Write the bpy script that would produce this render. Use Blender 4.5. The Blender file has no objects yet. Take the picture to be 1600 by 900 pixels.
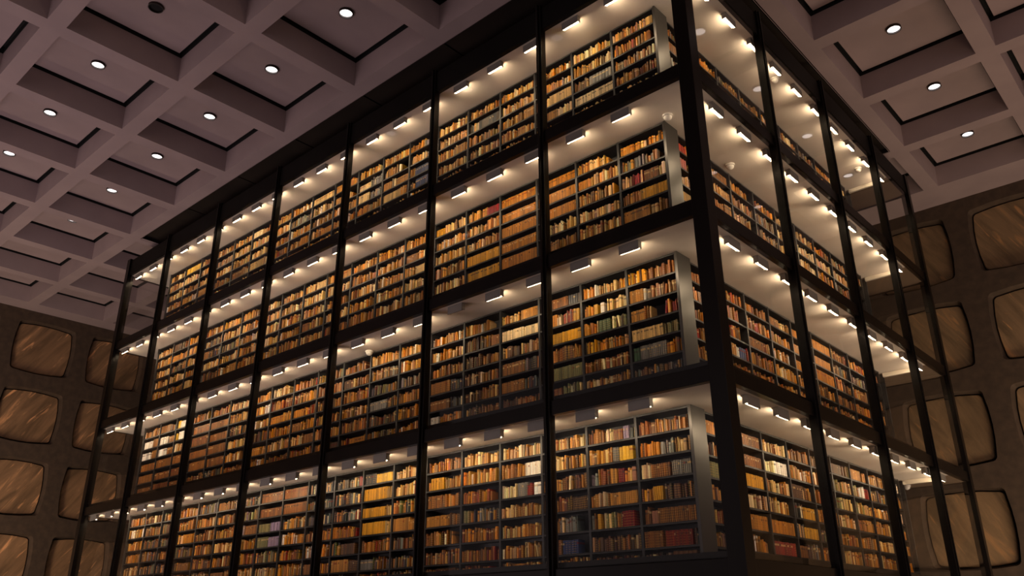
import bpy, bmesh, math, random
import numpy as np
from mathutils import Matrix, Vector

SC = bpy.context.scene
COL = SC.collection
PI = math.pi

# ------------------------------------------------------------------ camera
S = 2.6
FPX, YAW, PITCH, ROLL = 1283.75, 2.30298, 0.3952, -0.00545
CAM = Vector((4.5017, -8.7166, -2.7404))
fw = Vector((math.cos(PITCH) * math.cos(YAW), math.cos(PITCH) * math.sin(YAW), math.sin(PITCH)))
rt0 = Vector((math.sin(YAW), -math.cos(YAW), 0))
up0 = rt0.cross(fw)
rt = math.cos(ROLL) * rt0 + math.sin(ROLL) * up0
up = -math.sin(ROLL) * rt0 + math.cos(ROLL) * up0
cd = bpy.data.cameras.new('camera')
cd.sensor_width = 36.0
cd.lens = 36.0 * FPX / 1600.0
cd.clip_end = 300
cam = bpy.data.objects.new('camera', cd)
M3 = Matrix((rt, up, -fw)).transposed()
cam.matrix_world = Matrix.Translation(CAM) @ M3.to_4x4()
COL.objects.link(cam)
SC.camera = cam

# ------------------------------------------------------------------ view and ambient light
SC.view_settings.view_transform = 'Standard'
SC.view_settings.look = 'None'
SC.view_settings.gamma = 1.0
SC.view_settings.use_curve_mapping = False
SC.view_settings.exposure = 0.0
WORLD_COL, WORLD_STR = (0.45, 0.355, 0.35), 0.80
LAMP_STR, LAMP_COL = 40.0, (1.0, 0.76, 0.49)
w = bpy.data.worlds.new('hall_ambient')
SC.world = w
w.use_nodes = True
bg = w.node_tree.nodes['Background']
bg.inputs[0].default_value = (*WORLD_COL, 1)
bg.inputs[1].default_value = WORLD_STR


def area(name, loc, target, size, power, col):
    d = bpy.data.lights.new(name, 'AREA')
    d.shape = 'RECTANGLE'
    d.size, d.size_y = size
    d.energy = power
    d.color = col
    o = bpy.data.objects.new(name, d)
    o.location = loc
    o.rotation_euler = (Vector(target) - Vector(loc)).to_track_quat('-Z', 'Y').to_euler()
    COL.objects.link(o)
    return o


# added fill lights near the floor, outside the frame, to lift the ceiling
area('added_ceiling_fill', (-13, -8, -4.3), (-15, -4, 7), (10, 5), 760, (1.0, 0.78, 0.80))
area('added_ceiling_fill', (8, 4, -4.3), (5, 8, 7), (4, 8), 400, (1.0, 0.66, 0.45))
area('added_wall_fill', (-21.5, -4, -4.2), (-25.2, 0, 2.0), (1.5, 8), 640, (1.0, 0.77, 0.56))  # this and the next: added, unseen lights to brighten the marble
area('added_wall_fill', (5, 9.5, -4.2), (2.5, 12.8, 2.0), (6, 1.2), 420, (1.0, 0.77, 0.56))

# ------------------------------------------------------------------ materials
def srgb(r, g, b):
    f = lambda c: (c / 255 / 12.92) if c / 255 <= 0.04045 else ((c / 255 + 0.055) / 1.055) ** 2.4
    return (f(r), f(g), f(b), 1.0)


def new_mat(name):
    m = bpy.data.materials.new(name)
    m.use_nodes = True
    nt = m.node_tree
    b = nt.nodes['Principled BSDF']
    return m, nt, b


def noise_mat(name, c1, c2, scale=4.0, rough=0.6, metallic=0.0, stretch=(1, 1, 1), bump=0.0, detail=6, coord='Object', spec=0.5, rot=(0, 0, 0)):
    m, nt, b = new_mat(name)
    tc = nt.nodes.new('ShaderNodeTexCoord')
    mp = nt.nodes.new('ShaderNodeMapping')
    mp.inputs['Scale'].default_value = stretch
    mp.inputs['Rotation'].default_value = rot
    n = nt.nodes.new('ShaderNodeTexNoise')
    n.inputs['Scale'].default_value = scale
    n.inputs['Detail'].default_value = detail
    r = nt.nodes.new('ShaderNodeValToRGB')
    r.color_ramp.elements[0].position = 0.35
    r.color_ramp.elements[0].color = c1
    r.color_ramp.elements[1].position = 0.68
    r.color_ramp.elements[1].color = c2
    L = nt.links
    L.new(tc.outputs[coord], mp.inputs[0])
    L.new(mp.outputs[0], n.inputs['Vector'])
    L.new(n.outputs['Fac'], r.inputs[0])
    L.new(r.outputs[0], b.inputs['Base Color'])
    b.inputs['Roughness'].default_value = rough
    b.inputs['Metallic'].default_value = metallic
    b.inputs['Specular IOR Level'].default_value = spec
    if bump:
        bp = nt.nodes.new('ShaderNodeBump')
        bp.inputs['Strength'].default_value = bump
        bp.inputs['Distance'].default_value = 0.01
        L.new(n.outputs['Fac'], bp.inputs['Height'])
        L.new(bp.outputs[0], b.inputs['Normal'])
    return m


M_STEEL = noise_mat('black_bronze', srgb(15, 11, 9), srgb(21, 16, 12), 3, 0.34, 0.2, (1, 1, 0.2), spec=0.22)
M_FASCIA = noise_mat('black_fascia', srgb(12, 10, 8), srgb(16, 13, 10), 2, 0.55, 0.0, spec=0.15)
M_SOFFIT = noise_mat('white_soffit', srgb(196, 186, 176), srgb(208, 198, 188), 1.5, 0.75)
M_ENDSOF = noise_mat('shaded_end_soffit', srgb(104, 86, 70), srgb(116, 96, 78), 1.5, 0.75)  # soffit beyond the rail: its lack of lamp light is painted in as tan
M_SLAB = noise_mat('slab_concrete', srgb(60, 55, 50), srgb(72, 66, 60), 3, 0.8)
M_CASE = noise_mat('grey_bookcase_steel', srgb(54, 54, 56), srgb(66, 66, 68), 2, 0.42, 0.55)
M_ENDP = noise_mat('grey_end_panel', srgb(62, 60, 59), srgb(72, 69, 68), 1.2, 0.34, 0.6, (1, 1, 0.15))
M_BACK = noise_mat('dark_core', srgb(40, 38, 36), srgb(48, 45, 42), 2, 0.6)
M_CEIL = noise_mat('ceiling_concrete', srgb(152, 134, 134), srgb(162, 143, 142), 1.1, 0.85, bump=0.1)
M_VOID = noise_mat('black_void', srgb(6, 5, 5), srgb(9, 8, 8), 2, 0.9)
M_RIM = noise_mat('downlight_can', srgb(50, 44, 42), srgb(60, 54, 50), 2, 0.5, 0.4)
M_WALL = noise_mat('wall_granite', srgb(66, 52, 39), srgb(80, 63, 48), 5, 0.8, bump=0.2)
M_FLOOR = noise_mat('floor_stone', srgb(70, 62, 56), srgb(84, 74, 66), 1.2, 0.5)
M_GAP = noise_mat('panel_gasket', srgb(14, 10, 7), srgb(18, 13, 9), 3, 0.9)
M_DOME = noise_mat('white_dome', srgb(215, 210, 205), srgb(225, 220, 214), 3, 0.25)
M_LAMPH = noise_mat('lamp_housing', srgb(132, 127, 122), srgb(140, 134, 128), 3, 0.5, 0.2)
M_RAIL = noise_mat('white_rail', srgb(225, 215, 200), srgb(235, 226, 212), 3, 0.4)
M_DARKCEIL = noise_mat('dark_shaft_ceiling', srgb(38, 32, 28), srgb(48, 40, 34), 0.8, 0.45)


def marble(name, ca, cb, cc, ang):
    m, nt, b = new_mat(name)
    L = nt.links
    tc = nt.nodes.new('ShaderNodeTexCoord')
    oi = nt.nodes.new('ShaderNodeObjectInfo')
    add = nt.nodes.new('ShaderNodeVectorMath'); add.operation = 'ADD'
    mul = nt.nodes.new('ShaderNodeMath'); mul.operation = 'MULTIPLY'; mul.inputs[1].default_value = 40
    L.new(oi.outputs['Random'], mul.inputs[0])
    L.new(tc.outputs['Object'], add.inputs[0]); L.new(mul.outputs[0], add.inputs[1])
    mp = nt.nodes.new('ShaderNodeMapping')
    mp0 = nt.nodes.new('ShaderNodeMapping')
    mp0.inputs['Rotation'].default_value = (0, ang, 0)
    mp.inputs['Scale'].default_value = (2.3, 1.0, 0.38)
    L.new(add.outputs[0], mp0.inputs[0])
    L.new(mp0.outputs[0], mp.inputs[0])
    n1 = nt.nodes.new('ShaderNodeTexNoise'); n1.inputs['Scale'].default_value = 1.3; n1.inputs['Detail'].default_value = 9
    n1.inputs['Roughness'].default_value = 0.62; n1.inputs['Distortion'].default_value = 0.7
    n2 = nt.nodes.new('ShaderNodeTexNoise'); n2.inputs['Scale'].default_value = 2.2; n2.inputs['Detail'].default_value = 5; n2.inputs['Distortion'].default_value = 1.5
    L.new(mp.outputs[0], n1.inputs['Vector']); L.new(mp.outputs[0], n2.inputs['Vector'])
    r1 = nt.nodes.new('ShaderNodeValToRGB')
    e = r1.color_ramp.elements
    e[0].position = 0.35; e[0].color = ca
    e[1].position = 0.60; e[1].color = cb
    e2 = r1.color_ramp.elements.new(0.72); e2.color = cc
    L.new(n1.outputs['Fac'], r1.inputs[0])
    r2 = nt.nodes.new('ShaderNodeValToRGB')
    r2.color_ramp.elements[0].position = 0.62; r2.color_ramp.elements[0].color = (0, 0, 0, 1)
    r2.color_ramp.elements[1].position = 0.72; r2.color_ramp.elements[1].color = (1, 1, 1, 1)
    L.new(n2.outputs['Fac'], r2.inputs[0])
    mx = nt.nodes.new('ShaderNodeMix'); mx.data_type = 'RGBA'
    L.new(r2.outputs[0], mx.inputs['Factor']); L.new(r1.outputs[0], mx.inputs['A'])
    mx.inputs['B'].default_value = cc
    L.new(mx.outputs['Result'], b.inputs['Base Color'])
    b.inputs['Roughness'].default_value = 0.4
    return m


STREAK_L = -0.6
M_MARBLE_L = marble('amber_marble', srgb(108, 84, 60), srgb(158, 122, 88), srgb(250, 184, 126), STREAK_L)
M_MARBLE_R = marble('brown_marble', srgb(106, 86, 62), srgb(146, 118, 86), srgb(186, 138, 90), 0.5)


def emit_mat(name, col, strength):
    m = bpy.data.materials.new(name)
    m.use_nodes = True
    nt = m.node_tree
    nt.nodes.clear()
    e = nt.nodes.new('ShaderNodeEmission')
    e.inputs[0].default_value = (*col, 1)
    e.inputs[1].default_value = strength
    o = nt.nodes.new('ShaderNodeOutputMaterial')
    nt.links.new(e.outputs[0], o.inputs[0])
    return m


M_LENS = emit_mat('lit_lens', LAMP_COL, LAMP_STR)
M_DOWN = emit_mat('lit_downlight', (1.0, 0.90, 0.88), 3.0)
M_LENS_OFF = noise_mat('unlit_lens', srgb(70, 62, 58), srgb(80, 72, 66), 3, 0.3)

# thin architectural glass: mostly clear, fresnel reflection
M_GLASS = bpy.data.materials.new('clear_glass')
M_GLASS.use_nodes = True
nt = M_GLASS.node_tree
nt.nodes.clear()
fr = nt.nodes.new('ShaderNodeFresnel'); fr.inputs[0].default_value = 1.27
gl = nt.nodes.new('ShaderNodeBsdfGlossy'); gl.inputs['Roughness'].default_value = 0.02
tr = nt.nodes.new('ShaderNodeBsdfTransparent'); tr.inputs[0].default_value = (0.97, 0.97, 0.96, 1)
mx = nt.nodes.new('ShaderNodeMixShader'); oo = nt.nodes.new('ShaderNodeOutputMaterial')
geo = nt.nodes.new('ShaderNodeNewGeometry')
fm = nt.nodes.new('ShaderNodeMath'); fm.operation = 'SUBTRACT'; fm.inputs[0].default_value = 1.0
fm2 = nt.nodes.new('ShaderNodeMath'); fm2.operation = 'MULTIPLY'
nt.links.new(geo.outputs['Backfacing'], fm.inputs[1]); nt.links.new(fm.outputs[0], fm2.inputs[0])
nt.links.new(fr.outputs[0], fm2.inputs[1]); nt.links.new(fm2.outputs[0], mx.inputs[0]); nt.links.new(tr.outputs[0], mx.inputs[1])
nt.links.new(gl.outputs[0], mx.inputs[2]); nt.links.new(mx.outputs[0], oo.inputs[0])

# book cloth and leather: colour per book from the mesh, bands and labels on the spine
M_BOOK, nt, b = new_mat('book_binding')
L = nt.links
at = nt.nodes.new('ShaderNodeAttribute'); at.attribute_name = 'bcol'
uv = nt.nodes.new('ShaderNodeUVMap'); uv.uv_map = 'UVMap'
sx = nt.nodes.new('ShaderNodeSeparateXYZ'); L.new(uv.outputs[0], sx.inputs[0])


def mth(op, a, bb=None, clamp=False):
    n = nt.nodes.new('ShaderNodeMath'); n.operation = op; n.use_clamp = clamp
    for i, v in enumerate((a, bb)):
        if v is None: continue
        if isinstance(v, (int, float)): n.inputs[i].default_value = v
        else: L.new(v, n.inputs[i])
    return n.outputs[0]


V = sx.outputs[1]; ID = sx.outputs[0]
# title label
d1 = mth('ABSOLUTE', mth('SUBTRACT', V, 0.74))
lab = mth('MULTIPLY', mth('LESS_THAN', d1, 0.07), mth('GREATER_THAN', ID, 0.62))
# raised bands with gilt
bd = mth('MULTIPLY', mth('LESS_THAN', mth('FRACT', mth('MULTIPLY', V, 6.0)), 0.16), mth('LESS_THAN', ID, 0.42))
m1 = nt.nodes.new('ShaderNodeMix'); m1.data_type = 'RGBA'
L.new(mth('MULTIPLY', lab, 0.7), m1.inputs['Factor']); L.new(at.outputs['Color'], m1.inputs['A'])
rr = nt.nodes.new('ShaderNodeValToRGB'); rr.color_ramp.interpolation = 'CONSTANT'
rr.color_ramp.elements[0].position = 0; rr.color_ramp.elements[0].color = srgb(210, 180, 130)
rr.color_ramp.elements[1].position = 0.78; rr.color_ramp.elements[1].color = srgb(120, 35, 25)
e3 = rr.color_ramp.elements.new(0.86); e3.color = srgb(50, 40, 34)
L.new(ID, rr.inputs[0]); L.new(rr.outputs[0], m1.inputs['B'])
m2 = nt.nodes.new('ShaderNodeMix'); m2.data_type = 'RGBA'
L.new(mth('MULTIPLY', bd, 0.45), m2.inputs['Factor']); L.new(m1.outputs['Result'], m2.inputs['A'])
m2.inputs['B'].default_value = srgb(214, 168, 92)
tcn = nt.nodes.new('ShaderNodeTexCoord'); nn = nt.nodes.new('ShaderNodeTexNoise'); nn.inputs['Scale'].default_value = 40
L.new(tcn.outputs['Object'], nn.inputs['Vector'])
hs = nt.nodes.new('ShaderNodeHueSaturation'); L.new(m2.outputs['Result'], hs.inputs['Color'])
L.new(mth('ADD', mth('MULTIPLY', nn.outputs['Fac'], 0.5), 0.75), hs.inputs['Value'])
hs.inputs['Saturation'].default_value = 1.12
L.new(hs.outputs[0], b.inputs['Base Color'])
b.inputs['Roughness'].default_value = 0.42
M_PAGES = noise_mat('page_edges', srgb(215, 195, 155), srgb(228, 210, 172), 30, 0.8)

# ------------------------------------------------------------------ helpers
def link(name, me, mats, parent=None, loc=None):
    o = bpy.data.objects.new(name, me)
    if mats is not None and not me.materials:
        for m in (mats if isinstance(mats, (list, tuple)) else [mats]):
            me.materials.append(m)
    if loc is not None: o.location = loc
    if parent is not None: o.parent = parent
    COL.objects.link(o)
    return o


def tag(o, label=None, cat=None, group=None, kind=None):
    if label: o['label'] = label
    if cat: o['category'] = cat
    if group: o['group'] = group
    if kind: o['kind'] = kind
    return o


def empty(name, loc, rz=0.0):
    o = bpy.data.objects.new(name, None)
    o.empty_display_size = 0.1
    o.location = loc
    o.rotation_euler = (0, 0, rz)
    COL.objects.link(o)
    return o


def boxes_mesh(name, boxes, bevel=0.0):
    """boxes: (x0,x1,y0,y1,z0,z1[,mat])"""
    bm = bmesh.new()
    for bx in boxes:
        x0, x1, y0, y1, z0, z1 = bx[:6]
        mi = bx[6] if len(bx) > 6 else 0
        g = bmesh.ops.create_cube(bm, size=1.0)
        for v in g['verts']:
            v.co = Vector(((x0 + x1) / 2 + v.co.x * (x1 - x0), (y0 + y1) / 2 + v.co.y * (y1 - y0), (z0 + z1) / 2 + v.co.z * (z1 - z0)))
        fs = set()
        for v in g['verts']: fs.update(v.link_faces)
        for f in fs: f.material_index = mi
        if bevel:
            es = set()
            for v in g['verts']: es.update(v.link_edges)
            bmesh.ops.bevel(bm, geom=list(es), offset=bevel, segments=2, affect='EDGES', profile=0.6)
    me = bpy.data.meshes.new(name)
    bm.to_mesh(me); bm.free()
    return me


def box(name, x0, x1, y0, y1, z0, z1, mat, parent=None, bevel=0.0):
    return link(name, boxes_mesh(name, [(x0, x1, y0, y1, z0, z1)], bevel), mat, parent)


ORD = ('first second third fourth fifth sixth seventh eighth ninth tenth eleventh twelfth thirteenth fourteenth fifteenth sixteenth '
       'seventeenth eighteenth nineteenth twentieth').split()
ORD += ['twenty-' + o for o in ORD[:9]] + ['thirtieth'] + ['thirty-' + o for o in ORD[:9]] + ['fortieth'] + ['forty-' + o for o in ORD[:9]]
ORD += ['fiftieth'] + ['fifty-' + o for o in ORD[:9]]

# ------------------------------------------------------------------ key dimensions
ZB = [6.638, 4.422, 2.230, 0.0, -2.215]            # underside of beam rings: roof, then down
STOREY = ['top', 'second', 'third', 'bottom']
LX = [0.0] + [-(0.9922 + k) * S for k in range(6)] + [-17.93]      # post lines, long face (y = 0)
RY = [0.0, 2.558, 5.184, 7.81, 10.066]                             # post lines, short face (x = 0)
ZFLOOR = -4.6
ZC = ZB[0] + 0.8                                   # underside of the coffered ceiling ribs
XW, YW = -25.2, 12.82                              # left and right hall walls

# ------------------------------------------------------------------ room shell
fl = box('floor', XW - 1, 16, -20, YW + 1, ZFLOOR - 0.3, ZFLOOR, M_FLOOR)
tag(fl, kind='structure')

# coffered ceiling
NX = [(n, -5.97 - 2.485 * n) for n in range(-6, 8)]
NY = [(m, -1.68 + 2.47 * m) for m in range(-5, 6)]
SHX0, SHX1, SHY0, SHY1 = -17.06, 0.08, -0.27, 9.28


def in_shaft(n, m):
    return -2 <= n <= 4 and 1 <= m <= 4


bm = bmesh.new()
xs = sorted([XW] + [x - 1.07 for n, x in NX] + [x + 1.07 for n, x in NX] + [14.0])
ys = sorted([-19.0] + [y - 1.07 for m, y in NY] + [y + 1.07 for m, y in NY] + [YW])
vc = {}


def gv(x, y, z):
    k = (round(x, 4), round(y, 4), round(z, 4))
    if k not in vc: vc[k] = bm.verts.new((x, y, z))
    return vc[k]


cells = {(round(x - 1.07, 4), round(y - 1.07, 4)): (n, m) for n, x in NX for m, y in NY}
for i in range(len(xs) - 1):
    for j in range(len(ys) - 1):
        x0, x1, y0, y1 = xs[i], xs[i + 1], ys[j], ys[j + 1]
        cx, cy = (x0 + x1) / 2, (y0 + y1) / 2
        if SHX0 < cx < SHX1 and SHY0 < cy < SHY1: continue
        if (round(x0, 4), round(y0, 4)) in cells: continue
        bm.faces.new([gv(x0, y0, ZC), gv(x0, y1, ZC), gv(x1, y1, ZC), gv(x1, y0, ZC)])
for n, x in NX:
    for m, y in NY:
        if in_shaft(n, m): continue
        a, t, zt = 1.07, 1.04, ZC + 0.53
        lo = [gv(x - a, y - a, ZC), gv(x + a, y - a, ZC), gv(x + a, y + a, ZC), gv(x - a, y + a, ZC)]
        hi = [gv(x - t, y - t, zt), gv(x + t, y - t, zt), gv(x + t, y + t, zt), gv(x - t, y + t, zt)]
        for k in range(4):
            bm.faces.new([lo[k], lo[(k + 1) % 4], hi[(k + 1) % 4], hi[k]])
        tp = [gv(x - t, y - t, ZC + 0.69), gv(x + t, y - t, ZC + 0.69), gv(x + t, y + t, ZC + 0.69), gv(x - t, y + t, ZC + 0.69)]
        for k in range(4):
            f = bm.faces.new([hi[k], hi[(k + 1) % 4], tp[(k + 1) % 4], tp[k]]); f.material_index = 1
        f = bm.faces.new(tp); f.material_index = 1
me = bpy.data.meshes.new('ceiling'); bm.to_mesh(me); bm.free()
ceil = link('ceiling', me, [M_CEIL, M_VOID])
tag(ceil, kind='structure')

# shaft liner and dark shaft ceiling above the tower
sh = [(SHX0 - 0.02, SHX0, SHY0, SHY1, ZC, ZC + 0.66), (SHX1, SHX1 + 0.02, SHY0, SHY1, ZC, ZC + 0.66),
      (SHX0, SHX1, SHY0 - 0.02, SHY0, ZC, ZC + 0.66), (SHX0, SHX1, SHY1, SHY1 + 0.02, ZC, ZC + 0.66)]
shaft = link('ceiling_shaft', boxes_mesh('ceiling_shaft', sh), M_DARKCEIL, ceil)
pan = []
x = SHX0
while x < SHX1 - 0.1:
    x2 = min(x + 2.44, SHX1)
    pan.append((x + 0.02, x2 - 0.02, SHY0, SHY1, ZC + 0.12, ZC + 0.16)); x = x2
link('shaft_panel', boxes_mesh('shaft_panel', pan), M_DARKCEIL, ceil)
box('shaft_cover', SHX0 - 0.2, SHX1 + 0.2, SHY0 - 0.2, SHY1 + 0.2, ZC + 0.17, ZC + 0.2, M_VOID, ceil)
box('ceiling_lid', XW, 14, -19, YW, ZC + 0.7, ZC + 0.8, M_VOID, ceil)


def vis(p):
    d = Vector(p) - CAM
    z = d.dot(fw)
    if z < 0.5: return None
    return 800 + FPX * d.dot(rt) / z, 450 - FPX * d.dot(up) / z


panel_me = boxes_mesh('coffer_panel', [(-0.955, 0.955, -0.955, 0.955, 0, 0.05)], 0.006)
panel_me.materials.append(M_CEIL)


def disc_ring(r0, r1, z0, z1, seg=28):
    bm = bmesh.new()
    A = [bm.verts.new((r1 * math.cos(2 * PI * k / seg), r1 * math.sin(2 * PI * k / seg), z0)) for k in range(seg)]
    B = [bm.verts.new((r0 * math.cos(2 * PI * k / seg), r0 * math.sin(2 * PI * k / seg), z0)) for k in range(seg)]
    C = [bm.verts.new((r0 * math.cos(2 * PI * k / seg), r0 * math.sin(2 * PI * k / seg), z1)) for k in range(seg)]
    D = [bm.verts.new((r1 * math.cos(2 * PI * k / seg), r1 * math.sin(2 * PI * k / seg), z1)) for k in range(seg)]
    for k in range(seg):
        q = (k + 1) % seg
        bm.faces.new([A[k], A[q], B[q], B[k]]); bm.faces.new([B[k], B[q], C[q], C[k]])
        bm.faces.new([C[k], C[q], D[q], D[k]]); bm.faces.new([D[k], D[q], A[q], A[k]])
    me = bpy.data.meshes.new('ring'); bm.to_mesh(me); bm.free()
    return me


def disc(r, z, seg=28):
    bm = bmesh.new()
    bmesh.ops.create_cone(bm, cap_ends=True, segments=seg, radius1=r, radius2=r, depth=0.01)
    for v in bm.verts: v.co.z += z
    me = bpy.data.meshes.new('disc'); bm.to_mesh(me); bm.free()
    return me


ring_me = disc_ring(0.118, 0.135, -0.006, 0.045); ring_me.materials.append(M_RIM)
bulb_me = disc(0.118, 0.035); bulb_me.materials.append(M_DOWN)
bulb_off_me = disc(0.118, 0.035); bulb_off_me.materials.append(M_VOID)
ZP = ZC + 0.56
dl = []
for n, x in NX:
    for m, y in NY:
        if in_shaft(n, m): continue
        if n < -6 or m < -4: continue
        o = link('coffer_panel', panel_me, None, ceil, (x, y, ZP))
        q = vis((x, y, ZP))
        if q and -160 < q[0] < 1760 and -160 < q[1] < 620:
            dl.append((q, n, m, x, y))
for q, n, m, x, y in dl:
    off = (n == 1 and m == -1)
    st = 'unlit dark' if off else 'lit'
    if m <= 0:
        lab_ = f"{st} round downlight, {ORD[-m]} coffer row left of the tower, {ORD[7 - n]} coffer from left wall"
    elif n <= -3:
        lab_ = f"{st} round downlight, {ORD[-3 - n]} coffer column right of the tower, {ORD[5 - m]} coffer from far wall"
    elif n > 4:
        lab_ = f"{st} round downlight past the tower's left end, {ORD[m - 1]} coffer row back, {ORD[7 - n]} from left wall"
    else:
        lab_ = f"{st} round downlight behind the tower roof, {ORD[7 - n]} coffer from left wall"
    t = empty('recessed_downlight', (x, y, ZP - 0.001))
    tag(t, lab_, 'ceiling light', 'recessed downlights in the coffered ceiling')
    link('trim_ring', ring_me, None, t, (0, 0, -0.042))
    link('bulb', bulb_off_me if off else bulb_me, None, t, (0, 0, -0.042))


# hall walls: granite grid of openings with bowed sides, marble slab set in each
def outline(w, h, bow, cr, seg=5):
    """rounded rectangle with bowed sides, counter-clockwise in (u, v)"""
    pts = []
    hw, hh = w / 2, h / 2
    corners = [(hw - cr, hh - cr, 0), (-hw + cr, hh - cr, 90), (-hw + cr, -hh + cr, 180), (hw - cr, -hh + cr, 270)]
    for k, (cx, cy, a0) in enumerate(corners):
        for s in range(seg + 1):
            a = math.radians(a0 + 90 * s / seg)
            pts.append((cx + cr * math.cos(a), cy + cr * math.sin(a)))
        nx_, ny_, _ = corners[(k + 1) % 4]
        a1 = math.radians(a0 + 90)
        p0 = (cx + cr * math.cos(a1), cy + cr * math.sin(a1))
        p1 = (nx_ + cr * math.cos(a1), ny_ + cr * math.sin(a1))
        for s in range(1, 4):
            t = s / 4
            bb = bow * 4 * t * (1 - t)
            pts.append((p0[0] + (p1[0] - p0[0]) * t + bb * math.cos(a1), p0[1] + (p1[1] - p0[1]) * t + bb * math.sin(a1)))
    return pts


def hall_wall(name, mapf, u0, u1, uc, du, zc0, dz, mat, rows, cols):
    """mapf(u, z, depth) -> world; openings centred at uc + i*du, zc0 - j*dz"""
    bm = bmesh.new()
    W, H = 1.84, 1.70
    ol = outline(W, H, 0.06, 0.13)
    ol_in = outline(W - 0.10, H - 0.10, 0.06, 0.12)
    wall_parts = []
    for i in cols:
        for j in rows:
            cu, cz = uc + i * du, zc0 - j * dz
            ua, ub = max(cu - du / 2, u0), min(cu + du / 2, u1)
            if ub <= ua: continue
            za, zb = cz - dz / 2, cz + dz / 2
            if j == rows[0]: zb = ZC + 0.7
            # frame face between the cell rectangle and the outline: radial bridge
            n = len(ol)
            inner = [bm.verts.new(mapf(cu + p[0], cz + p[1], 0)) for p in ol]
            back = [bm.verts.new(mapf(cu + p[0], cz + p[1], 0.22)) for p in ol_in]
            outer = []
            for p in ol:
                # project outwards onto the cell rectangle
                sx_ = (ub - cu) / p[0] if p[0] > 1e-6 else ((ua - cu) / p[0] if p[0] < -1e-6 else 1e9)
                sz_ = (zb - cz) / p[1] if p[1] > 1e-6 else ((za - cz) / p[1] if p[1] < -1e-6 else 1e9)
                s = min(sx_, sz_)
                outer.append((cu + p[0] * s, cz + p[1] * s))
            # snap the point nearest each rectangle corner onto it
            for cxr, czr in ((ua, za), (ub, za), (ub, zb), (ua, zb)):
                k = min(range(n), key=lambda k: (outer[k][0] - cxr) ** 2 + (outer[k][1] - czr) ** 2)
                outer[k] = (cxr, czr)
            ov = [bm.verts.new(mapf(u_, z_, 0)) for u_, z_ in outer]
            for k in range(n):
                q = (k + 1) % n
                bm.faces.new([ov[k], ov[q], inner[q], inner[k]])
                f = bm.faces.new([inner[k], inner[q], back[q], back[k]])
            wall_parts.append((cu, cz))
    bmesh.ops.recalc_face_normals(bm, faces=bm.faces)
    me = bpy.data.meshes.new(name); bm.to_mesh(me); bm.free()
    wl = link(name, me, M_WALL)
    tag(wl, kind='structure')
    # dark gasket sheet behind everything
    c = [mapf(u0, ZFLOOR, 0.34), mapf(u1, ZFLOOR, 0.38), mapf(u1, ZC + 0.7, 0.34), mapf(u0, ZC + 0.7, 0.38)]
    xs_ = [p[0] for p in c]; ys_ = [p[1] for p in c]
    box('gasket', min(xs_), max(xs_), min(ys_), max(ys_), ZFLOOR, ZC + 0.7, M_GAP, wl)
    # marble slabs
    po = outline(W - 0.15, H - 0.15, 0.06, 0.11)
    bm = bmesh.new()
    fr_ = [bm.verts.new((p[0], 0.0, p[1])) for p in po]
    fr2 = [bm.verts.new((p[0] * 0.985, -0.02, p[1] * 0.985)) for p in po]
    bk = [bm.verts.new((p[0], 0.12, p[1])) for p in po]
    n = len(po)
    bm.faces.new(fr2)
    bm.faces.new(list(reversed(bk)))
    for k in range(n):
        q = (k + 1) % n
        bm.faces.new([fr2[k], fr2[q], fr_[q], fr_[k]])
        bm.faces.new([fr_[k], fr_[q], bk[q], bk[k]])
    bmesh.ops.recalc_face_normals(bm, faces=bm.faces)
    pm = bpy.data.meshes.new('marble_panel'); bm.to_mesh(pm); bm.free()
    pm.materials.append(mat)
    for cu, cz in wall_parts:
        o = link('marble_panel', pm, None, wl, mapf(cu, cz, 0.19))
        if name == 'wall_left': o.rotation_euler = (0, 0, PI / 2)
    return wl


hall_wall('wall_left', lambda u, z, d: Vector((XW - d, u, z)), -19.0, YW, 0.42, 2.42, 6.21, 2.30, M_MARBLE_L, [0, 1, 2, 3, 4], range(-8, 6))
hall_wall('wall_right', lambda u, z, d: Vector((u, YW + d, z)), XW, 14.0, 1.62, 2.42, 6.21, 2.28, M_MARBLE_R, [0, 1, 2, 3, 4], range(-11, 6))

# ------------------------------------------------------------------ glass tower frame
tower = empty('glass_tower', (-8.96, 5.03, ZFLOOR))
tag(tower, 'tall glass tower with black metal posts, beams and white soffits, filled with books', 'glass tower')


def tpart(name, boxes, mat, bevel=0.004):
    me = boxes_mesh(name, [(b[0] + 8.96, b[1] + 8.96, b[2] - 5.03, b[3] - 5.03, b[4] - ZFLOOR, b[5] - ZFLOOR) + tuple(b[6:]) for b in boxes], bevel)
    return link(name, me, mat, tower)


PT = ZB[0] + 0.50
PXO, PYO = -0.02, 0.0
for i in range(1, 8):
    x = LX[i] + PXO
    if i < 7:
        bs = [(x - 0.055, x + 0.055, -0.12, 0.0, ZFLOOR, PT), (x - 0.016, x + 0.016, -0.155, -0.12, ZFLOOR, PT)]
    else:
        bs = [(x - 0.10, x + 0.08, -0.13, 0.05, ZFLOOR, PT)]
    tpart('post', bs, M_STEEL)
for i in range(1, 5):
    y = RY[i] + PYO
    if i < 4:
        bs = [(0.0, 0.13, y - 0.055, y + 0.055, ZFLOOR, PT), (0.12, 0.155, y - 0.016, y + 0.016, ZFLOOR, PT)]
    else:
        bs = [(-0.05, 0.12, y - 0.06, y + 0.10, ZFLOOR, PT)]
    tpart('post', bs, M_STEEL)
tpart('corner_post', [(-0.06, 0.16, -0.15, 0.08, ZFLOOR, PT)], M_STEEL, 0.006)
for i in range(1, 4):   # far end posts
    y = RY[i]
    tpart('post', [(-18.05, -17.93, y - 0.045, y + 0.045, ZFLOOR, PT)], M_STEEL)
tpart('corner_post', [(-18.05, -17.87, 10.0, 10.18, ZFLOOR, PT)], M_STEEL, 0.006)

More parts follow.
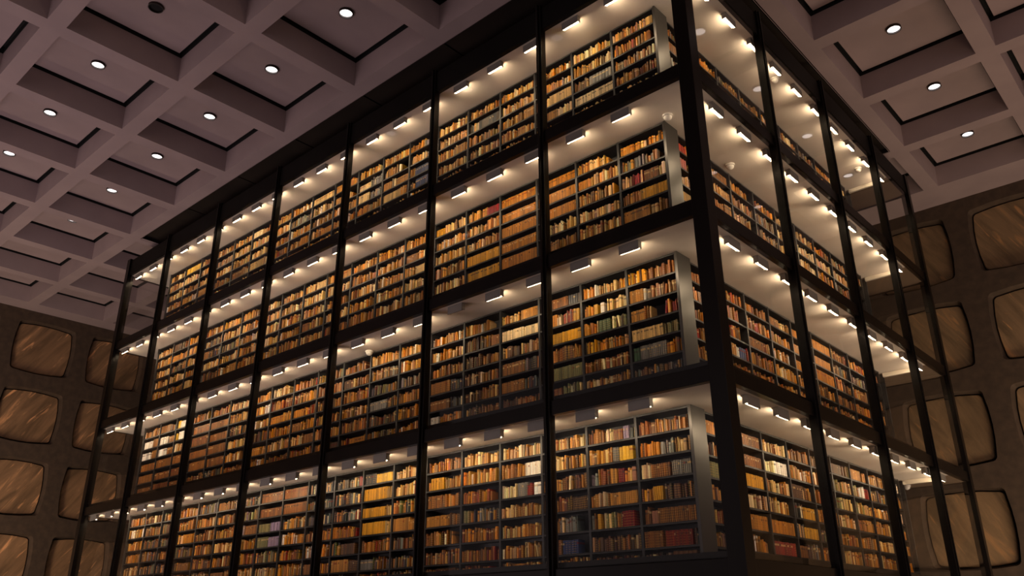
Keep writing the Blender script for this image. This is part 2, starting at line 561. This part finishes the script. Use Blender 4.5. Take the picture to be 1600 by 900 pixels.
for k, zb in enumerate(ZB):
    h = 0.45 if k == 0 else 0.20
    for i in range(7):     # long face beams, one per bay
        x1, x0 = LX[i] + PXO - (0.056 if i else 0.03), LX[i + 1] + PXO + 0.056
        if i == 6: x0 += 0.035
        tpart('beam' if k else 'fascia_panel', [(x0, x1, -0.09, 0.0, zb, zb + h)], M_FASCIA if k == 0 else M_STEEL)
    for i in range(4):
        y0, y1 = RY[i] + (0.056 if i else 0.085), RY[i + 1] - 0.056
        if i == 3: y1 -= 0.016
        tpart('beam' if k else 'fascia_panel', [(0.0, 0.09, y0, y1, zb, zb + h)], M_FASCIA if k == 0 else M_STEEL)
    tpart('end_beam', [(-18.02, -17.93, 0.06, 9.99, zb, zb + h)], M_STEEL)
    tpart('back_beam', [(-17.86, -0.06, 10.066, 10.15, zb, zb + h)], M_STEEL)
    # floor slab with white soffit under it, one per storey
    tpart('floor_slab', [(-17.92, -0.001, 0.001, 10.06, zb + 0.03, zb + (0.44 if k == 0 else 0.222))], M_SLAB, 0)
    if k < 4:
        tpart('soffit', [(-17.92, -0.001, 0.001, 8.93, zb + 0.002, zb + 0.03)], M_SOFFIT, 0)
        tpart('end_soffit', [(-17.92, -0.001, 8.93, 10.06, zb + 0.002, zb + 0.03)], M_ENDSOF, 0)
    tpart('slab_edge_trim', [(-17.92, -0.004, 0.001, 0.03, zb + 0.005, zb + (0.44 if k == 0 else 0.285)),
                             (-0.03, -0.001, 0.03, 10.06, zb + 0.005, zb + (0.44 if k == 0 else 0.285))], M_STEEL, 0)
# panes
for k in range(4):
    z1, z0 = ZB[k] - 0.003, ZB[k + 1] + 0.203
    for i in range(7):
        x1, x0 = LX[i] + PXO - (0.057 if i else 0.055), LX[i + 1] + PXO + (0.057 if i < 6 else 0.085)
        tpart('glass_pane', [(x0, x1, -0.075, -0.060, z0, z1)], M_GLASS, 0)
    for i in range(4):
        y0, y1 = RY[i] + (0.057 if i else 0.085), RY[i + 1] - (0.057 if i < 3 else 0.065)
        tpart('glass_pane', [(0.060, 0.075, y0, y1, z0, z1)], M_GLASS, 0)
    for i in range(4):
        y0, y1 = RY[i] + 0.06, RY[i + 1] - 0.06
        tpart('glass_pane', [(-18.0, -17.985, y0, y1, z0, z1)], M_GLASS, 0)
# podium below the lowest glass and solid core behind the shelves
tpart('podium', [(-17.85, -0.03, 0.03, 10.0, ZFLOOR, ZB[4] + 0.02)], M_FASCIA, 0)
for k in range(4):
    tpart('core_wall', [(-16.9, -1.26, 1.09, 9.0, ZB[k + 1] + 0.226, ZB[k] - 0.001)], M_BACK, 0)
    # end panels of the shelf rows
    tpart('end_panel', [(-0.862, -0.828, 0.705, 1.075, ZB[k + 1] + 0.226, ZB[k] - 0.001)], M_ENDP, 0.003)
    tpart('end_panel', [(-17.0, -16.965, 0.705, 1.075, ZB[k + 1] + 0.226, ZB[k] - 0.001)], M_ENDP, 0.003)
    tpart('end_panel', [(-1.24, -0.872, 9.0, 9.035, ZB[k + 1] + 0.226, ZB[k] - 0.001)], M_CASE, 0.003)
    tpart('edge_rail', [(-0.86, -0.14, 8.90, 8.96, ZB[k] - 0.085, ZB[k] - 0.001)], M_RAIL, 0.004)

# ------------------------------------------------------------------ bookcases
UW = 0.8475
NL, NR = 19, 9
LX0 = -0.864                 # right end of the long row
RY0 = 1.10                   # near end of the short row
FL, FR = 0.72, -0.875        # front planes
CELL = 0.293
CH = 1.965                   # case height


def case_meshes():
    t = 0.018
    fr_ = boxes_mesh('case_frame', [(0.002, t, 0, 0.32, -CH, -0.004), (UW - t, UW - 0.002, 0, 0.32, -CH, -0.004),
                                    (t, UW - t, 0.30, 0.315, -CH, -0.004), (t, UW - t, 0.005, 0.3, -0.03, -0.006),
                                    (t, UW - t, 0.02, 0.3, -CH, -CH + 0.012)], 0.0015)
    fr_.materials.append(M_CASE)
    sh_ = boxes_mesh('shelf', [(t, UW - t, 0.004, 0.30, -0.016, 0.0), (t, UW - t, 0.004, 0.008, -0.026, 0.0)], 0.0)
    sh_.materials.append(M_CASE)
    return fr_, sh_


FRAME_ME, SHELF_ME = case_meshes()


def case_xform(face, row, u):
    """origin and rotation of a case: local +x to the viewer's right, local +y into the case, z=0 at the soffit"""
    if face == 0:
        return Vector((LX0 - (u + 1) * UW, FL, ZB[row])), 0.0
    return Vector((FR, RY0 + u * UW, ZB[row])), PI / 2


FACEN = ['long side', 'short side']


def case_name(face, u):
    if u == 0: return 'case beside the corner'
    return f'{ORD[u]} case from corner'


proto = None
random.seed(7)
for face, N in ((0, NL), (1, NR)):
    for row in range(4):
        for u in range(N):
            p, rz = case_xform(face, row, u)
            t = empty('bookcase', p, rz)
            lb = f"grey steel bookcase full of old books, {STOREY[row]} storey, {FACEN[face]}, {ORD[u]} from the corner"
            tag(t, lb, 'bookcase', 'grey steel bookcases behind the glass')
            link('case_frame', FRAME_ME, None, t)
            for k in range(1, 7):
                link('shelf', SHELF_ME, None, t, (0, 0, -CELL * k))

# ------------------------------------------------------------------ ceiling box lamps along the glass
HOUS_ME = boxes_mesh('housing', [(-0.165, 0.165, 0.0, 0.012, -0.136, 0.0), (-0.165, -0.153, 0.012, 0.08, -0.115, 0.0),
                                 (0.153, 0.165, 0.012, 0.08, -0.115, 0.0), (-0.155, 0.155, 0.012, 0.1, -0.02, 0.0)], 0.002)
HOUS_ME.materials.append(M_LAMPH)


def lens_mesh(mat):
    bm = bmesh.new()
    prof = [(0.014, -0.129), (0.03, -0.129), (0.075, -0.095), (0.075, -0.03), (0.014, -0.03)]
    A = [bm.verts.new((-0.15, y, z)) for y, z in prof]
    B = [bm.verts.new((0.15, y, z)) for y, z in prof]
    n = len(prof)
    bm.faces.new(A); bm.faces.new(list(reversed(B)))
    for k in range(n):
        bm.faces.new([A[k], B[k], B[(k + 1) % n], A[(k + 1) % n]])
    bmesh.ops.recalc_face_normals(bm, faces=bm.faces)
    me = bpy.data.meshes.new('lens'); bm.to_mesh(me); bm.free()
    me.materials.append(mat)
    return me


LENS_ME, LENS_OFF = lens_mesh(M_LENS), lens_mesh(M_LENS_OFF)
lamps = []
for row in range(4):
    for i in range(20): lamps.append((0, row, i, Vector((-1.19 - 0.8625 * i, 0.035, ZB[row])), 0.0))
    for i in range(10): lamps.append((1, row, i, Vector((-0.035, 0.92 + 0.8625 * i, ZB[row])), PI / 2))
for face, row, i, p, rz in lamps:
    off = (face == 0 and row == 2 and i == 4)
    t = empty('ceiling_spotlight', p, rz)
    tag(t, f"{'unlit' if off else 'lit'} boxy ceiling spotlight, {STOREY[row]} storey, {FACEN[face]}, {ORD[i]} from the corner post",
        'ceiling light', 'boxy spotlights along the glass')
    link('housing', HOUS_ME, None, t)
    link('lens', LENS_OFF if off else LENS_ME, None, t)

# dome cameras
bm = bmesh.new()
bmesh.ops.create_uvsphere(bm, u_segments=20, v_segments=12, radius=0.065)
bmesh.ops.delete(bm, geom=[v for v in bm.verts if v.co.z > 0.001], context='VERTS')
for v in bm.verts: v.co.z -= 0.03
DOME_ME = bpy.data.meshes.new('dome'); bm.to_mesh(DOME_ME); bm.free()
DOME_ME.materials.append(M_DOME)
for f in DOME_ME.polygons: f.use_smooth = True
DBASE = disc_ring(0.001, 0.078, -0.032, -0.001); DBASE.materials.append(M_DOME)
for x, y, row, lb in ((-0.72, 0.62, 1, 'white dome camera at the corner of the shelves, second storey'),
                      (-0.72, 2.55, 1, 'white dome camera over the short side, second storey'),
                      (-0.25, 3.85, 0, 'white dome standing in for a downlight reflection near the second post, top storey'),  # solid dome in place of a downlight's reflection in the glass
                      (-0.33, 8.1, 0, 'white dome camera at the far end of the short side, top storey'),
                      (-1.0, 9.6, 3, 'white dome camera past the end of the short side, bottom storey'),
                      (-7.58, 0.62, 2, 'white dome camera above the long side shelves, third storey')):
    t = empty('dome_camera', (x, y, ZB[row]))
    tag(t, lb, 'camera', 'white dome cameras under the soffits')
    link('camera_base', DBASE, None, t)
    link('dome', DOME_ME, None, t)

# ------------------------------------------------------------------ books
PAL = {
    'tan': (180, 130, 74), 'brown': (134, 90, 52), 'dark brown': (84, 58, 40), 'cream': (226, 202, 162), 'vellum': (208, 174, 122),
    'orange': (184, 122, 52), 'red': (138, 48, 34), 'gold': (200, 146, 46), 'grey': (120, 116, 110), 'dark grey': (58, 58, 62),
    'olive': (112, 108, 72), 'green': (66, 92, 66), 'blue': (56, 66, 104), 'white': (236, 226, 212), 'pink': (166, 120, 100),
    'crimson': (132, 32, 40), 'lilac': (134, 118, 142), 'rust': (132, 84, 48), 'yellow': (226, 176, 40),
}
THEMES = [
    (['tan', 'vellum', 'cream', 'brown', 'orange'], [5, 4, 2, 3, 2]),
    (['brown', 'rust', 'tan', 'dark brown', 'cream'], [5, 3, 4, 3, 1]),
    (['tan', 'orange', 'brown', 'vellum', 'white'], [4, 4, 3, 2, 1]),
    (['dark brown', 'brown', 'grey', 'dark grey', 'tan', 'olive'], [4, 4, 2, 2, 2, 2]),
    (['vellum', 'cream', 'tan', 'pink'], [5, 3, 4, 1]),
    (['rust', 'red', 'brown', 'orange', 'tan'], [3, 2, 4, 3, 2]),
    (['grey', 'olive', 'tan', 'brown', 'dark grey', 'cream'], [3, 2, 3, 3, 3, 1]),
]
# weights of the themes per storey, long side and short side
TW = {(0, 0): [5, 3, 4, 1, 5, 1, 1], (0, 1): [5, 3, 5, 1, 5, 1, 1], (0, 2): [3, 5, 3, 3, 1, 3, 2], (0, 3): [3, 4, 3, 3, 2, 3, 3],
      (1, 0): [4, 5, 3, 2, 2, 1, 1], (1, 1): [5, 4, 4, 1, 4, 2, 1], (1, 2): [4, 4, 5, 2, 2, 3, 1], (1, 3): [3, 5, 4, 3, 1, 4, 2]}
# distinctive runs: (face,row,unit,shelf) -> [(share, colour, uniform?)]; shares run left to right; '' is a gap
OV = {}
def ov(face, row, units, shelves, runs):
    for u_ in units:
        for s_ in shelves: OV[(face, row, u_, s_)] = runs
ov(0, 3, [1], [0], [(.35, 'rust', 0), (.2, 'cream', 0), (.2, 'rust', 1), (.12, 'lilac', 1), (.13, 'dark grey', 0)])
ov(0, 3, [1], [1], [(.5, 'tan', 0), (.15, 'grey', 1), (.35, 'yellow', 2)])
ov(0, 3, [1], [2], [(.15, 'grey', 0), (.3, 'rust', 0), (.15, 'tan', 1), (.12, 'crimson', 1), (.16, 'tan', 0), (.12, 'pink', 2)])
ov(0, 3, [1], [3], [(.4, 'brown', 0), (.6, 'tan', 1)])
ov(0, 3, [1], [4], [(.12, 'grey', 0), (.12, 'gold', 2), (.28, 'olive', 0), (.12, 'rust', 0), (.24, 'crimson', 1), (.12, '', 0)])
ov(0, 3, [1], [5, 6], [(1, 'dark brown', 0)])
ov(0, 3, [0], [0], [(1, 'rust', 0)])
ov(0, 3, [0], [1], [(.4, 'orange', 0), (.3, 'grey', 0), (.3, 'vellum', 0)])
ov(0, 3, [0], [2], [(.2, 'cream', 0), (.4, 'rust', 1), (.4, 'grey', 1)])
ov(0, 3, [0], [3], [(.22, 'orange', 0), (.22, 'gold', 1), (.56, 'dark brown', 0)])
ov(0, 3, [0], [4], [(.15, 'brown', 0), (.12, 'pink', 1), (.73, 'brown', 1)])
ov(0, 3, [0], [5], [(.35, 'brown', 1), (.05, '', 0), (.5, 'red', 1), (.1, 'dark grey', 0)])
ov(0, 3, [0], [6], [(.5, 'dark brown', 0), (.5, 'brown', 2)])
ov(0, 3, [2], [4], [(.35, 'rust', 0), (.4, 'grey', 0), (.25, '', 0)])
ov(0, 3, [2], [5], [(.4, 'brown', 0), (.35, 'blue', 1), (.25, '', 0)])
ov(0, 3, [2], [0, 1], [(.5, 'vellum', 0), (.5, 'tan', 0)])
ov(0, 3, [3], [1], [(.6, 'tan', 0), (.4, 'white', 1)])
ov(0, 3, [3], [2], [(.4, 'cream', 0), (.25, 'grey', 1), (.15, 'red', 0), (.2, 'white', 2)])
ov(0, 3, [5], [1], [(.1, 'tan', 0), (.4, 'gold', 1), (.5, 'tan', 0)])
ov(0, 3, [7], [0], [(.4, 'dark grey', 1), (.6, 'yellow', 1)])
ov(0, 3, [7], [1, 2, 3], [(.8, 'gold', 1), (.2, 'vellum', 0)])
ov(0, 3, [8], [0, 1, 2], [(.5, 'dark grey', 0), (.3, 'grey', 0), (.2, 'crimson', 0)])
ov(0, 3, [9], [0, 1, 2], [(1, 'dark grey', 0)])
ov(0, 3, [11], [2, 3], [(.5, 'olive', 1), (.5, 'lilac', 1)])
ov(0, 3, [10, 11], [0, 1], [(1, 'rust', 1)])
ov(0, 1, [2], [0, 1, 2], [(1, 'orange', 1)])
ov(0, 1, [3], [0, 1, 2, 3, 4], [(1, 'orange', 1)])
ov(0, 1, [4], [3, 4], [(1, 'gold', 1)])
ov(0, 1, [5], [0], [(.3, 'gold', 1), (.7, 'vellum', 0)])
ov(0, 1, [4], [0], [(.6, 'tan', 0), (.4, 'crimson', 1)])
ov(0, 1, [0], [0], [(.3, 'orange', 2), (.7, 'orange', 0)])
ov(0, 1, [0], [2], [(.15, 'vellum', 0), (.35, 'crimson', 0), (.35, 'rust', 1), (.15, 'cream', 0)])
ov(0, 1, [0], [3], [(.4, 'brown', 0), (.6, 'gold', 1)])
ov(0, 1, [0], [4], [(.6, 'tan', 1), (.2, 'vellum', 2), (.2, 'brown', 0)])
ov(0, 2, [2], [0], [(.7, 'rust', 1), (.3, 'dark grey', 2)])
ov(0, 2, [2], [1], [(.4, 'orange', 1), (.15, 'cream', 0), (.25, 'red', 0), (.2, 'gold', 2)])
ov(0, 2, [2], [2], [(1, 'gold', 2)])
ov(0, 2, [2], [3], [(1, 'brown', 0)])
ov(0, 2, [2], [4], [(.3, 'rust', 0), (.7, 'olive', 1)])
ov(0, 2, [2], [5], [(.5, 'rust', 1), (.5, 'olive', 0)])
ov(0, 2, [1], [2], [(.35, 'orange', 0), (.3, 'green', 2), (.35, 'olive', 0)])
ov(0, 2, [1], [1], [(.25, 'tan', 0), (.15, 'gold', 2), (.15, 'white', 2), (.45, 'vellum', 0)])
ov(0, 2, [1], [3], [(.3, 'gold', 0), (.7, 'orange', 0)])
ov(0, 2, [1], [4], [(1, 'rust', 0)])
ov(0, 2, [0], [0], [(.4, 'gold', 0), (.6, 'rust', 0)])
ov(0, 2, [0], [1], [(.3, 'tan', 1), (.08, 'white', 2), (.62, 'rust', 0)])
ov(0, 2, [0], [2], [(.3, 'tan', 1), (.16, 'rust', 0), (.24, '', 0), (.3, 'crimson', 0)])
ov(0, 2, [0], [3], [(.65, 'vellum', 1), (.35, 'olive', 0)])
ov(0, 2, [0], [4], [(.15, 'green', 2), (.55, 'grey', 1), (.3, 'orange', 0)])
ov(0, 2, [3, 4], [2, 3, 4, 5], [(.5, 'dark brown', 0), (.5, 'brown', 0)])
ov(0, 2, [3, 5], [3, 4], [(.6, 'brown', 1), (.4, 'dark grey', 0)])
ov(0, 2, [17, 18], [1, 2], [(.6, 'white', 2), (.4, 'brown', 2)])
ov(0, 2, [16, 17, 18], [3, 4, 5], [(1, 'rust', 2)])
ov(0, 2, [14, 15], [1, 2, 3, 4], [(1, 'rust', 2)])
ov(0, 2, [16], [0, 1], [(.2, 'yellow', 2), (.5, 'white', 1), (.3, 'crimson', 0)])
ov(0, 0, [1], [2], [(.4, 'brown', 0), (.6, 'grey', 2)])
ov(0, 0, [1], [3], [(1, 'cream', 1)])
ov(0, 0, [1], [1], [(.7, 'tan', 0), (.3, 'cream', 0)])
ov(0, 0, [6], [2, 3], [(.2, 'tan', 0), (.8, 'blue', 1)])
ov(0, 0, [6], [0, 1], [(.5, 'tan', 0), (.5, 'grey', 0)])
ov(0, 0, [8], [1, 2], [(.5, 'vellum', 2), (.5, 'grey', 0)])
ov(0, 0, [10], [0], [(1, 'vellum', 2)])
ov(0, 0, [17], [0], [(1, 'yellow', 2)])
ov(1, 1, [0], [0, 1], [(.4, 'red', 2), (.6, 'tan', 0)])
ov(1, 1, [0], [2], [(1, 'rust', 0)])
ov(1, 2, [1], [3], [(.5, 'tan', 2), (.12, 'white', 1), (.25, 'blue', 2), (.13, 'crimson', 0)])
ov(1, 2, [4, 5], [0, 1, 2], [(1, 'orange', 1)])
ov(1, 3, [0], [0], [(.5, 'orange', 1), (.5, 'dark brown', 0)])
ov(1, 3, [1], [0, 1], [(1, 'rust', 1)])
ov(1, 3, [2], [1], [(.45, 'cream', 0), (.55, 'white', 2)])
ov(1, 3, [1], [2], [(1, 'gold', 1)])
ov(1, 3, [1, 2], [4], [(1, 'orange', 1)])
ov(1, 3, [2], [5], [(1, 'red', 2)])
ov(1, 3, [3], [3, 4], [(.4, 'dark grey', 0), (.6, 'gold', 1)])
ov(1, 3, [5, 6], [1, 2], [(.5, 'olive', 0), (.5, 'vellum', 0)])
ov(1, 3, [6], [1], [(.4, 'olive', 0), (.3, 'white', 0), (.3, 'red', 0)])

NSH = [5, 6, 7, 7]          # shelves filled per storey that the hall can see
rng = random.Random(20)
books = []


def add_run(face, row, u, s, x0, x1, hmax, cname, uni):
    """books standing in [x0,x1] of a shelf, local coordinates of the case"""
    x = x0
    th = rng.uniform(0.016, 0.03) if uni != 2 else rng.uniform(0.045, 0.075)
    hh = rng.uniform(0.66, 0.86)
    dep = rng.uniform(0.012, 0.035)
    base = cname
    jit = rng.random()
    while x < x1 - 0.012:
        if uni:
            t = th * rng.uniform(0.85, 1.15); h = hh * rng.uniform(0.97, 1.01); d = dep; cn = base
            c = np.array(PAL[cn]) * rng.uniform(0.76, 1.12)
        else:
            t = rng.choice([0.013, 0.018, 0.022, 0.027, 0.034, 0.045]) * rng.uniform(0.85, 1.15)
            h = hh * rng.uniform(0.78, 1.12); d = rng.uniform(0.006, 0.05)
            cn = base if isinstance(base, str) else rng.choices(base[0], base[1])[0]
            if isinstance(base, str) and rng.random() < 0.22:
                cn = rng.choice(['tan', 'brown', 'dark brown', 'vellum', 'cream'])
            c = np.array(PAL[cn]) * rng.uniform(0.68, 1.22) + np.array([rng.uniform(-8, 8) for _ in range(3)])
        if x + t > x1: break
        h = min(h, 1.0)
        tilt = 0.0
        if not uni and rng.random() < 0.03: tilt = rng.choice((-1, 1)) * rng.uniform(0.04, 0.16)
        H = h * hmax
        if tilt:
            ex = abs(math.sin(tilt)) * H
            if x + t + ex > x1: tilt = 0
            else:
                books.append([face, row, u, s, x + (ex if tilt < 0 else 0), t, H, d, c, tilt, cn, jit])
                x += t + ex + 0.002
                continue
        books.append([face, row, u, s, x, t, H, d, c, 0.0, cn, jit])
        x += t + (0.0035 if uni else 0.0025)


for face, N in ((0, NL), (1, NR)):
    for row in range(4):
        for u in range(N):
            case_t = rng.choices(range(7), TW[(face, row)])[0]
            for s in range(NSH[row]):
                x0, x1 = 0.026, UW - 0.026
                hmax = (CELL - 0.045) if s < 6 else 0.165
                if s == 0: hmax -= 0.02
                key = (face, row, u, s)
                if key in OV:
                    x = x0
                    for sh_, cn, uni in OV[key]:
                        wd = sh_ * (x1 - x0)
                        if cn: add_run(face, row, u, s, x, x + wd, hmax, cn, uni)
                        x += wd
                    continue
                th_ = case_t if rng.random() < 0.65 else rng.choices(range(7), TW[(face, row)])[0]
                if rng.random() < 0.16: x1 -= rng.uniform(0.04, 0.2)
                x = x0
                while x < x1 - 0.03:
                    ln = min(rng.uniform(0.15, 0.6), x1 - x)
                    if rng.random() < 0.12:
                        cn = rng.choices(*THEMES[th_])[0]; uni = 1
                    else:
                        cn = THEMES[th_]; uni = 0
                    if x1 - (x + ln) < 0.05: ln = x1 - x
                    add_run(face, row, u, s, x, x + ln, hmax, cn, uni)
                    x += ln


def screen_area(bk):
    face, row, u, s, x, t, H, d, c, tilt, cn, _ = bk
    p, rz = case_xform(face, row, u)
    z = p.z - (CELL * (s + 1) if s < 6 else CH - 0.012)
    R_ = Matrix.Rotation(rz, 3, 'Z')
    a = p + R_ @ Vector((x, d, 0)); b_ = p + R_ @ Vector((x + t, d, 0))
    a.z = b_.z = z
    q = [vis(a), vis(b_), vis(b_ + Vector((0, 0, H))), vis(a + Vector((0, 0, H)))]
    if None in q: return 0
    if min(k[0] for k in q) < 2 or max(k[0] for k in q) > 1598 or min(k[1] for k in q) < 2 or max(k[1] for k in q) > 890: return 0
    ar = abs(sum(q[k][0] * q[(k + 1) % 4][1] - q[(k + 1) % 4][0] * q[k][1] for k in range(4))) / 2
    m = (a + b_) / 2
    # both ends of the spine must clear posts, slabs and corner
    for zz in (z + 0.06 * H, z + 0.9 * H):
        mm = Vector((m.x, m.y, zz))
        dr = mm - CAM
        if face == 0:
            tt = (0 - CAM.y) / dr.y
            P = CAM + dr * tt
            if P.x > -0.12: return 0
            if any(abs(P.x - (lx + PXO)) < 0.11 for lx in LX): return 0
        else:
            tt = (0 - CAM.x) / dr.x
            P = CAM + dr * tt
            if P.y < 0.25 or any(abs(P.y - ry) < 0.2 for ry in RY): return 0
        for zb in ZB:
            if zb - 0.03 < P.z < zb + 0.28: return 0
    return ar


areas = [screen_area(bk) for bk in books]
pick = set(sorted(range(len(books)), key=lambda i: -areas[i])[:300])


def book_geom(bk, world=True):
    """verts, faces, per-vertex v coordinate"""
    face, row, u, s, x, t, H, d, c, tilt, cn, jit = bk
    D = min(0.17, 0.12 + 0.05 * (H / 0.25))
    r = min(0.010, t * 0.42)
    prof = [(0, D), (0, r), (t * 0.22, r * 0.25), (t * 0.5, 0), (t * 0.78, r * 0.25), (t, r), (t, D)]
    V_, v_ = [], []
    for hz in (0, H):
        for px, py in prof:
            V_.append((px, py + d, hz)); v_.append(hz / H)
    V_ = np.array(V_)
    if tilt:
        ca, sa = math.cos(tilt), math.sin(tilt)
        px = V_[:, 0].copy(); pz = V_[:, 2].copy()
        # lean about the lower corner it stands on
        ox = t if tilt > 0 else 0
        V_[:, 0] = ox + (px - ox) * ca + pz * sa
        V_[:, 2] = -(px - ox) * sa + pz * ca
        V_[:, 2] -= V_[:, 2].min()
    n = 7
    F_ = [[k, k + 1, n + k + 1, n + k] for k in range(n - 1)] + [[n - 1, 0, n, 2 * n - 1]]
    F_.append(list(range(n - 1, -1, -1))); F_.append(list(range(n, 2 * n)))
    V_[:, 0] += x
    return V_, F_, v_


def build_mesh(name, items, origin):
    vs, fs, cols, uvs, nv = [], [], [], [], 0
    for bk in items:
        V_, F_, v_ = book_geom(bk)
        face, row, u, s = bk[:4]
        p, rz = case_xform(face, row, u)
        zz = p.z - (CELL * (s + 1) if s < 6 else CH - 0.012) + 0.0005
        if rz == 0: W_ = np.stack([p.x + V_[:, 0], p.y + V_[:, 1], zz + V_[:, 2]], 1)
        else: W_ = np.stack([p.x - V_[:, 1], p.y + V_[:, 0], zz + V_[:, 2]], 1)
        vs.append(W_ - np.array(origin))
        fs += [[i + nv for i in f] for f in F_]
        cc = [min(max(q, 4), 245) for q in bk[8]]
        lc = srgb(*cc)
        cols += [lc] * len(V_)
        idv = rng.random() if abs(bk[9]) > 0 or bk[11] is None else (bk[11] if rng.random() < 0.5 else rng.random())
        uvs += [(idv, q) for q in v_]
        nv += len(V_)
    me = bpy.data.meshes.new(name)
    me.from_pydata(np.concatenate(vs).tolist(), [], fs)
    ca = me.color_attributes.new('bcol', 'FLOAT_COLOR', 'POINT')
    ca.data.foreach_set('color', np.array(cols, dtype=np.float32).ravel())
    ul = me.uv_layers.new(name='UVMap')
    vi = np.empty(len(me.loops), dtype=np.int32); me.loops.foreach_get('vertex_index', vi)
    ul.data.foreach_set('uv', np.array(uvs, dtype=np.float32)[vi].ravel())
    me.materials.append(M_BOOK)
    return me


stuff = [bk for i, bk in enumerate(books) if i not in pick]
me = build_mesh('books', stuff, (-8, 1, 2))
o = link('books', me, None, None, (-8, 1, 2))
tag(o, 'thousands of old leather and cloth bound books filling the shelves of the glass tower', 'books', kind='stuff')

# position of each picked book on its shelf, from the left
cnt = {}
for i, bk in enumerate(books):
    k = tuple(bk[:4]); cnt[k] = cnt.get(k, 0) + 1
    if i in pick:
        face, row, u, s, x, t, H, d, c, tilt, cn, _ = bk
        p, rz = case_xform(face, row, u)
        zz = p.z - (CELL * (s + 1) if s < 6 else CH - 0.012)
        org = (p.x + x, p.y + d, zz) if rz == 0 else (p.x - d, p.y + x, zz)
        me = build_mesh('book', [bk], org)
        ob = link('book', me, None, None, org)
        sz = 'thick' if t > 0.04 else ('tall' if H > 0.21 else 'short')
        cs = f'{ORD[u]} case from corner'
        tag(ob, f"{sz} {cn.replace(chr(32), chr(45))} book, {ORD[cnt[k] - 1]} from left, {ORD[s]} shelf, {STOREY[row]} storey {FACEN[face]}, {cs}", 'book',
            'old books on the tower shelves')
print('BOOKS', len(books), 'min area', min(areas[i] for i in pick))
